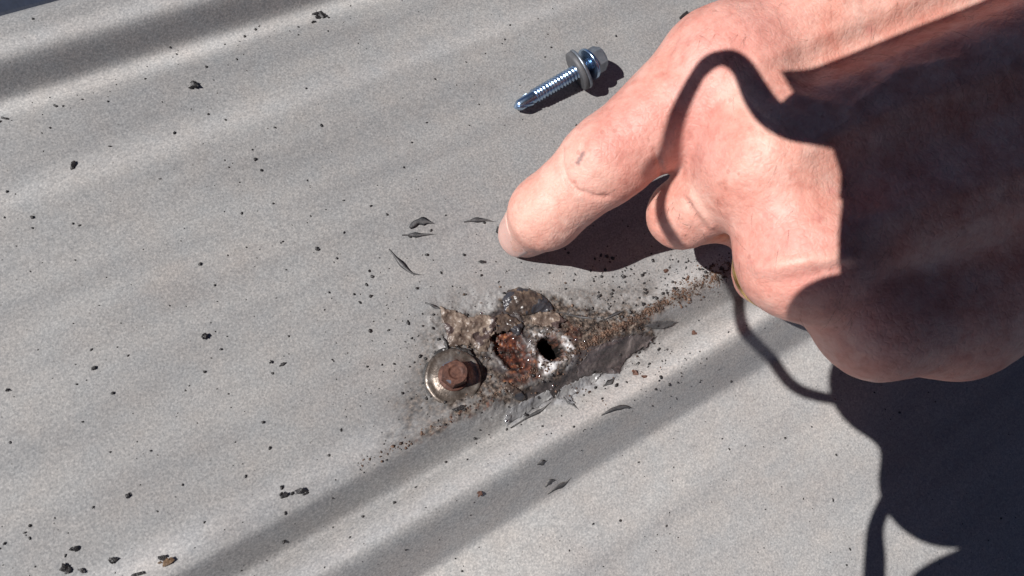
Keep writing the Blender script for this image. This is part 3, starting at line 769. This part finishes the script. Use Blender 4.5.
# ------------------------------------------------------------------ peeling sealant, flakes, debris
def patch(name, poly, mat, dome=.5, lift=.12, edge=1.2, warp=2.5, seed=1, rough=.2, step=.22, tiltpx=None):
    """a thin curled skin lying on the sheet; thickness below the top face"""
    pts = np.array([P(u, v)[:2] for u, v in poly]); c = pts.mean(0)
    xs = np.arange(pts[:, 0].min() - 2, pts[:, 0].max() + 2, step); ys = np.arange(pts[:, 1].min() - 2, pts[:, 1].max() + 2, step)
    X, Y = np.meshgrid(xs, ys, indexing='ij'); _, sd_ = px_mask(X, Y, poly, warp=warp, seed=seed, freq=.6)
    Z = roof_z(X, Y)
    zz = np.interp(Y, _py, _pz)
    e = np.clip(sd_ / edge, 0, 1)
    Z = np.maximum(Z, zz) + lift + dome * (1 - (1 - e) ** 2) + rough * (1.2 * fbm(X / 3.4, Y / 2.2, s=seed + 3, oct=2) + .8 * np.abs(vnoise(X / 4 + Y / 5, Y / 1.8, s=seed + 4)) + .35 * fbm(X / .9, Y / .9, s=seed + 8, oct=2)) * (.4 + e) + .35 * rough * np.abs(fbm(X / .6, Y / .6, s=seed + 5, oct=2))
    curl = np.clip(1 - sd_ / .9, 0, 1) * sstep(.1, .5, vnoise(X / 3, Y / 3, s=seed + 7)) * .8
    Z += curl
    if tiltpx is not None: Z += (X - c[0]) * tiltpx[0] + (Y - c[1]) * tiltpx[1]
    cin = sd_ > 0; cell = cin[:-1, :-1] & cin[1:, 1:] & cin[1:, :-1] & cin[:-1, 1:]
    idx = np.arange(X.size).reshape(X.shape)
    q = np.stack([idx[:-1, :-1], idx[1:, :-1], idx[1:, 1:], idx[:-1, 1:]], -1)[cell]
    used = np.unique(q); mp = -np.ones(X.size, int); mp[used] = np.arange(len(used)); q = mp[q]
    V = np.stack([X, Y, Z], -1).reshape(-1, 3)[used]; n = len(V)
    ed = np.concatenate([q[:, [0, 1]], q[:, [1, 2]], q[:, [2, 3]], q[:, [3, 0]]])
    key = ed[:, 0] * n + ed[:, 1]; rev = ed[:, 1] * n + ed[:, 0]
    bd = ed[~np.isin(key, rev)]
    sides = np.stack([bd[:, 1], bd[:, 0], bd[:, 0] + n, bd[:, 1] + n], -1)
    V2 = V - np.array([0, 0, .25])
    org_ = np.array([c[0], c[1], rz(*c)])
    return mesh_obj(name, np.concatenate([V, V2]), np.concatenate([q, q[:, ::-1] + n, sides]), mat, origin=org_)

TAN = rusty('tan_sealant', [(.30, (.05, .035, .03)), (.44, (.12, .088, .07)), (.58, (.22, .17, .135)), (.75, (.34, .285, .235))], .42, 0, 230, .5, extra=(165, .60, (.05, .032, .033)))
BROWN = rusty('brown_sealant', [(.3, (.022, .018, .018)), (.5, (.075, .055, .045)), (.7, (.20, .145, .105))], .3, 0, 260, .6, extra=(150, .54, (.03, .034, .045)))
SMOKE = rusty('smoky_film', [(.3, (.025, .021, .022)), (.52, (.085, .070, .070)), (.75, (.155, .132, .125))], .32, 0, 260, .5)
ASH = rusty('grey_sealant', [(.3, (.10, .10, .115)), (.48, (.23, .23, .235)), (.7, (.33, .325, .32))], .4, .1, 240, .5)
FLAKE = rusty('dark_flake', [(.3, (.045, .044, .046)), (.7, (.135, .13, .13))], .5, .1, 500, .4)
def pt(name, label, cat, poly, mat, **k):
    return tag(patch(name, poly, mat, **k), label, cat, 'peeling pieces of sealant around the hole')
pt('sealant_patch', 'tan crumpled patch of old sealant just above the rusty screw', 'sealant', [(439, 306), (452, 310), (468, 318), (486, 314), (498, 317), (497, 330), (490, 340), (488, 352), (478, 352), (470, 345), (462, 347), (448, 346), (446, 334), (441, 320)], TAN, dome=.6, seed=203, rough=.5, edge=2)
pt('sealant_blister', 'round brown blister of sealant with a bluish top, highest of the peeling pieces', 'sealant', [(503, 312), (502, 300), (508, 291), (518, 287), (530, 289), (542, 295), (551, 304), (553, 312), (538, 313), (522, 317)], BROWN, dome=2.0, seed=211, rough=.35, edge=4.5, warp=1.5)
pt('sealant_flap', 'tan flap of sealant curling up between the blister and the hole', 'sealant', [(529, 316), (540, 311), (556, 313), (566, 321), (556, 328), (540, 328), (531, 324)], TAN, dome=.7, seed=223, rough=.3, edge=2, tiltpx=(.05, -.10))
pt('sealant_film', 'dark smoky film of sealant tapering away to the right of the hole', 'sealant', [(583, 356), (598, 347), (612, 341), (636, 336), (656, 335), (648, 346), (634, 354), (626, 364), (622, 374), (604, 370), (590, 374), (580, 378), (574, 368)], SMOKE, dome=.35, seed=231, rough=.3, edge=1.5)
pt('sealant_film', 'grey leaf shaped smear of sealant on the slope under the crease dirt', 'sealant', [(640, 328), (652, 323), (668, 321), (677, 322), (670, 327), (655, 330)], FLAKE, dome=.25, seed=237, rough=.1, warp=1)
pt('sealant_patch', 'pale grey scraped smear of sealant below the hole with a dark rim', 'sealant', [(503, 419), (512, 407), (530, 398), (548, 390), (556, 396), (540, 406), (524, 416), (510, 425)], ASH, dome=.08, lift=.0, seed=241, rough=.2)
pt('sealant_patch', 'pale grey torn strip of sealant between the smoky film and the rib', 'sealant', [(556, 396), (566, 384), (590, 374), (604, 372), (600, 380), (584, 388), (574, 396), (576, 408), (568, 398)], ASH, dome=.08, lift=.0, seed=247, rough=.2)
pt('sealant_patch', 'charcoal lump of sealant beside the lower left of the hole', 'sealant', [(498, 390), (505, 385), (516, 391), (526, 398), (520, 403), (508, 398)], BROWN, dome=.7, seed=251, rough=.4)
pt('sealant_strip', 'black torn strip of sealant standing against the upper rim of the rusty washer', 'sealant', [(441, 333), (446, 342), (448, 350), (458, 346), (469, 350), (473, 357), (464, 359), (452, 357), (445, 352)], MUSHY, dome=.9, seed=257, rough=.4, warp=1.5)
pt('sealant_patch', 'dark brown lump of sealant between the tan patch and the blister', 'sealant', [(492, 318), (502, 313), (516, 317), (524, 326), (520, 336), (510, 332), (497, 334)], BROWN, dome=.7, seed=263, rough=.5)

def flake(label, line, wd, group='thin dark flakes scraped off the sheet', mat=FLAKE, lift=.2):
    pts = [P(u, v)[:2] for u, v in line]; q = []
    for i in range(len(pts) - 1):
        for k in range(6): q.append(pts[i] + (pts[i + 1] - pts[i]) * k / 6)
    q.append(pts[-1]); q = np.array(q); n = len(q)
    for _ in range(3): q[1:-1] = (q[:-2] + 2 * q[1:-1] + q[2:]) / 4
    v = []
    for i in range(n):
        t = i / (n - 1); tg = q[min(i + 1, n - 1)] - q[max(i - 1, 0)]; tg /= np.linalg.norm(tg); nn = np.array([-tg[1], tg[0]])
        wv_ = wd / 3.3 * (1 + .55 * float(vnoise(np.array([t * 5 + wd * 7]), np.array([.5]))[0])) * (math.sin(math.pi * min(1, .06 + t)) ** .8) * (1 + .25 * math.sin(9 * t + wd))
        for a, zz in ((-.5, 0), (0, .18), (.5, .05), (0, -.08)):
            p = q[i] + nn * a * max(wv_, .12); v.append((p[0], p[1], rz(*p) + .12 + lift * math.sin(math.pi * t) + zz))
    f = grid_faces(n, 4, True) + [(3, 2, 1, 0), tuple((n - 1) * 4 + k for k in range(4))]
    m = q[n // 2]
    return tag(mesh_obj('sealant_flake', v, f, mat, origin=(m[0], m[1], rz(*m))), label, 'flake', group)
flake('broad leaf shaped grey flake, upper one of the pair left of the fingertip', [(410, 228), (417, 222), (425, 221), (436, 224)], 8)
flake('thin grey flake lying flat, lower one of the pair left of the fingertip', [(402, 235), (418, 235), (436, 234)], 4)
flake('narrow dark flake lying nearest the left side of the fingertip', [(464, 222), (474, 220), (486, 220), (496, 222)], 4)
flake('long bent sliver like a hockey stick above the tan sealant patch', [(389, 249), (396, 258), (405, 268), (412, 274), (423, 275)], 4)
flake('dark curved flake on the slope below the crease, right of the grey smears', [(597, 417), (608, 411), (620, 408), (631, 409)], 5)
flake('short dark flake, left one of the pair low on the rib', [(552, 486), (556, 480), (563, 479)], 4)
flake('longer dark flake, right one of the pair low on the rib', [(557, 493), (566, 486), (575, 482), (580, 476)], 3.5)
flake('fine dark splinter poking out of the top left corner of the tan sealant', [(425, 303), (434, 307), (441, 310)], 3)
flake('small grey sliver under the smoky film, pointing down left', [(604, 386), (612, 381), (617, 376)], 4)
flake('long dark scrap running from the grey smear to the lower right', [(566, 396), (572, 402), (577, 410)], 4)
flake('dark edge strip along the lower side of the grey smear', [(513, 427), (530, 416), (544, 409), (553, 401)], 3)
flake('straight dark splinter right of the blister, tilted up to the right', [(601, 322), (612, 316), (624, 311)], 3)
flake('long thin dark splinter right of the blister, lying level', [(556, 312), (575, 316), (598, 321)], 2.5)
flake('small dark fleck midway down the rib below the grey smears', [(536, 465), (541, 463), (546, 461)], 3.5)

BLACK = rusty('black_debris', [(.3, (.012, .011, .012)), (.6, (.03, .027, .027)), (.8, (.07, .06, .058))], .45, 0, 700, .7)
REDDB = rusty('rust_crumb', [(.3, (.05, .028, .02)), (.6, (.13, .06, .04)), (.8, (.22, .12, .08))], .7, 0, 700, .7)
TANLEAF = rusty('dry_bud', [(.3, (.06, .035, .02)), (.6, (.17, .10, .05)), (.8, (.25, .16, .09))], .6, 0, 700, .7)
def lump_mesh(sx_, sy_, sz_, seed):
    r_ = np.random.default_rng(seed); V, F_ = [], []
    for k in range(4):
        bm = bmesh.new(); c = np.array([r_.uniform(-.5, .5), r_.uniform(-.5, .5), r_.uniform(-.5, .3)]) * (0 if k == 0 else 1); sz = (.85 if k == 0 else r_.uniform(.3, .6))
        for _ in range(11):
            q = r_.normal(size=3); q /= np.linalg.norm(q); q *= sz * r_.uniform(.55, 1.05); bm.verts.new(q * np.array([1, 1, .9]) + c)
        res = bmesh.ops.convex_hull(bm, input=bm.verts); 
        for g in [v for v in bm.verts if not v.link_faces]: bm.verts.remove(g)
        bm.verts.index_update(); n = len(V)
        V += [tuple(v.co) for v in bm.verts]; F_ += [tuple(n + v.index for v in f.verts) for f in bm.faces]; bm.free()
    return np.array(V) * np.array([sx_, sy_, sz_]), F_
def debris(label, u, v_, wpx, hpx, ang=0, mat=None, seed=1, name='debris_chip', flat=.5, group='dark crumbs of debris scattered on the sheet', cat='debris'):
    a_, b_ = wpx / 2 / 2.5, hpx / 2 / 2.5; hgt = min(a_, b_) * flat * .8 + .18
    V, F_ = lump_mesh(a_, b_, hgt, seed)
    o = P(u, v_); z0 = rz(o[0], o[1]); a = math.radians(ang)
    ex = P(u + 1, v_) - P(u, v_); a += math.atan2(ex[1], ex[0]); c, s_ = math.cos(a), math.sin(a)
    W = np.stack([V[:, 0] * c - V[:, 1] * s_, V[:, 0] * s_ + V[:, 1] * c, V[:, 2] + hgt * .75], -1)
    ob = mesh_obj(name, W + np.array([o[0], o[1], z0]), F_, mat or BLACK, origin=(o[0], o[1], z0)); ob.data.polygons.foreach_set('use_smooth', [False] * len(F_))
    return tag(ob, label, cat, group)
debris('large flaky black shard at the top edge of the view, biggest of the crumbs', 322, 11, 21, 10, 10, seed=301)
debris('small black crumb just below the large flaky shard at the top', 313, 19, 7, 4, 20, seed=302)
debris('black angular chip with a pointed top, alone below the upper rib', 194, 86, 13, 9, -5, seed=303, flat=.7)
debris('small black crumb at the far left on the faint swage line', 74, 166, 9, 6, 35, seed=304)
debris('single round black speck in the middle of the flat pan at left', 205, 337, 6.5, 6, 0, seed=305, flat=.8)
debris('black oblong crumb, larger of the pair at the start of the lower rib', 301, 493, 13, 9, 15, seed=306)
debris('black squarish crumb, smaller of the pair at the start of the lower rib', 284, 496, 8, 8, 70, seed=307)
debris('tiny black grain between the pair of crumbs at the start of the lower rib', 292, 494, 3.5, 4, 0, seed=308)
debris('tan dry bud with a stalk at the bottom edge', 168, 562, 13, 7, 25, TANLEAF, 309, 'dry_bud', .7, cat='plant debris')
debris('dark curled leaf scrap lying against the tan dry bud', 163, 558, 10, 6, -10, seed=310)
debris('flat black sliver at the bottom edge, left of the dry bud', 141, 574, 12, 4, 12, seed=311)
debris('oblong black crumb at bottom left, right of the tight cluster', 115, 561, 10, 6, -25, seed=312)
debris('black crumb at bottom left, lowest left of the cluster', 65, 569, 9, 8, 20, seed=313)
debris('black crumb at bottom left, topmost of the cluster', 76, 549, 7, 6, 40, seed=314)
debris('small flat black crumb at bottom left, lowest right of the cluster', 83, 571, 7, 4, 0, seed=315)
debris('dark crumb touching the left side of the pointing fingertip', 498, 230, 6, 9, -20, seed=316, flat=.6)
debris('long shiny dark chip at the top edge beside the hand', 684, 16, 22, 7, 28, seed=317)
debris('small red brown crumb on the bright top of the lower rib', 478, 494, 6, 5, 20, REDDB, 318)
debris('red brown crumb alone on the right of the lower slope', 695, 332, 9, 7, 10, REDDB, 319)
debris('dark v shaped crumb below the left of the fingertip', 481, 262, 9, 4, 10, seed=320)
debris('dark thin chip in the pan near the left edge', 94, 368, 6, 4, 45, seed=321)
debris('dark comma shaped crumb, right one of the pair in mid pan', 282, 364, 7, 3.5, 25, seed=322)
debris('dark grain, left one of the pair in mid pan', 271, 362, 4, 3.5, 0, seed=323)
debris('dark oval crumb at the middle of the pan above the scraped flakes', 317, 249, 4.5, 5, 0, seed=324)
debris('dark crumb beneath the upper rib at far left, above the swage', 55, 104, 5, 3.5, 0, seed=325)
debris('dark flat fleck at the left edge just under the upper rib', 3, 116, 9, 3, -10, seed=326)
debris('dark upright fleck in the lower left of the pan', 128, 495, 4, 7, 0, seed=327)
debris('dark crumb at the left border, in the lower half of the pan', 8, 390, 5, 3, 20, seed=328)
debris('dark crumb directly below the rusty washer, biggest of those there', 456, 410, 14, 7, 10, BLACK, 329)
debris('red brown crumb at the lower right end of the smoky film', 634, 374, 9, 7, 0, REDDB, 330)
debris('red brown crumb just right of the film crumb', 641, 378, 7, 5, 20, REDDB, 331)
debris('grey brown crumb on the pan between hand shadow and crease dirt', 666, 271, 10, 5, 20, REDDB, 332)

# loose grit: nobody could count it
def grit(name, spots, mat, label=None, sub=1):
    bm = bmesh.new(); bmesh.ops.create_icosphere(bm, subdivisions=sub, radius=1)
    V0 = np.array([v.co[:] for v in bm.verts]); F0 = np.array([[v.index for v in f.verts] for f in bm.faces]); bm.free()
    V, F_ = [], []
    xy = np.array([s_[:2] for s_ in spots]); zz = roof_z(xy[:, 0], xy[:, 1])
    for i, (x, y, r) in enumerate(spots):
        sc_ = r * rng.uniform(.6, 1.5, 3) * np.array([1, 1, .6]); a = rng.uniform(0, 6.28); q = V0 * (1 + .35 * rng.normal(size=(len(V0), 1)) * .6) * sc_
        q = np.stack([q[:, 0] * math.cos(a) - q[:, 1] * math.sin(a), q[:, 0] * math.sin(a) + q[:, 1] * math.cos(a), q[:, 2] + sc_[2] * .6], -1) + np.array([x, y, zz[i]])
        F_.append(F0 + len(V0) * i); V.append(q)
    o = mesh_obj(name, np.concatenate(V), np.concatenate(F_), mat, smooth=False); return tag(o, label, None, None, 'stuff')
def scatter(n, fn): return [fn() for _ in range(n)]
sp = []
for _ in range(620):                     # all over the sheet
    u, v_ = rng.uniform(-40, 1060), rng.uniform(-20, 600); p = P(u, v_)
    if p[1] < 132: sp.append((p[0], p[1], .16 + .30 * rng.random() ** 3))
for _ in range(70):                      # along the foot of the upper rib
    sp.append((rng.uniform(-120, 90), rng.normal(107, 4), .15 + .25 * rng.random() ** 2))
for _ in range(480):                     # thick round the damage
    u, v_ = rng.normal(505, 85), rng.normal(345, 50); p = P(u, v_); sp.append((p[0], p[1], .15 + .4 * rng.random() ** 3))
for _ in range(280):                     # peppered between the hand and the crease
    u, v_ = rng.uniform(590, 720), rng.uniform(255, 320); p = P(u, v_)
    if p[1] > -26: sp.append((p[0], p[1], .15 + .5 * rng.random() ** 2.5))
for _ in range(90):
    u, v_ = rng.normal(650, 30), rng.normal(362, 18); p = P(u, v_); sp.append((p[0], p[1], .15 + .4 * rng.random() ** 3))
grit('grit', sp, BLACK, 'fine black grit scattered over the whole sheet')
cr = []
for _ in range(5200):
    x = rng.uniform(-66, 74); wt = (math.exp(-((x - 57) / 16) ** 2) * 1.0 + math.exp(-((x - 22) / 22) ** 2) * .6 + .10) * (.45 + .55 * float(vnoise(np.array([x / 3.0]), np.array([0.5]))[0] > -.15))
    if rng.random() > wt: continue
    cr.append((x, -26.4 + rng.normal(0, .65 + (1.3 if x > 44 else 0)), .12 + .34 * rng.random() ** 3))
for _ in range(420):
    u, v_ = rng.normal(548, 42), rng.normal(350, 26); p = P(u, v_)
    if math.hypot(p[0] - HOLE[0], p[1] - HOLE[1]) > 3.8: cr.append((p[0], p[1], .12 + .34 * rng.random() ** 3))
grit('crease_dirt', cr, rusty('brown_dirt', [(.3, (.018, .012, .010)), (.47, (.06, .036, .025)), (.6, (.15, .085, .055)), (.75, (.26, .20, .15))], .6, 0, 260, .5), 'brown rusty dirt gathered along the crease')
SPARK = simple('metal_glitter', (.75, .75, .76), .12, 1.0, .05, 300, .05)
gl_ = []
for _ in range(70):
    u, v_ = rng.normal(545, 38), rng.normal(345, 24); p = P(u, v_); gl_.append((p[0], p[1], .14 + .2 * rng.random() ** 2))
p = P(508, 420); gl_.append((p[0], p[1], .6)); p = P(652, 340); gl_.append((p[0], p[1], .5))
grit('metal_glitter', gl_, SPARK, 'tiny bright metal chips round the drilled hole', 2)

# dark strip beyond the upper rib, its navy colour standing in for shade
NAVY = simple('navy_shade', (.012, .018, .035), .55, 0, .2, 300)
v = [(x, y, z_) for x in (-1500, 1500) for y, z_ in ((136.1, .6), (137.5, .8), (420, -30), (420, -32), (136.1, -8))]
tag(mesh_obj('shade_strip', v, [(0, 1, 6, 5), (1, 2, 7, 6), (2, 3, 8, 7), (3, 4, 9, 8), (4, 0, 5, 9), (4, 3, 2, 1, 0), (5, 6, 7, 8, 9)], NAVY, smooth=False), kind='structure')
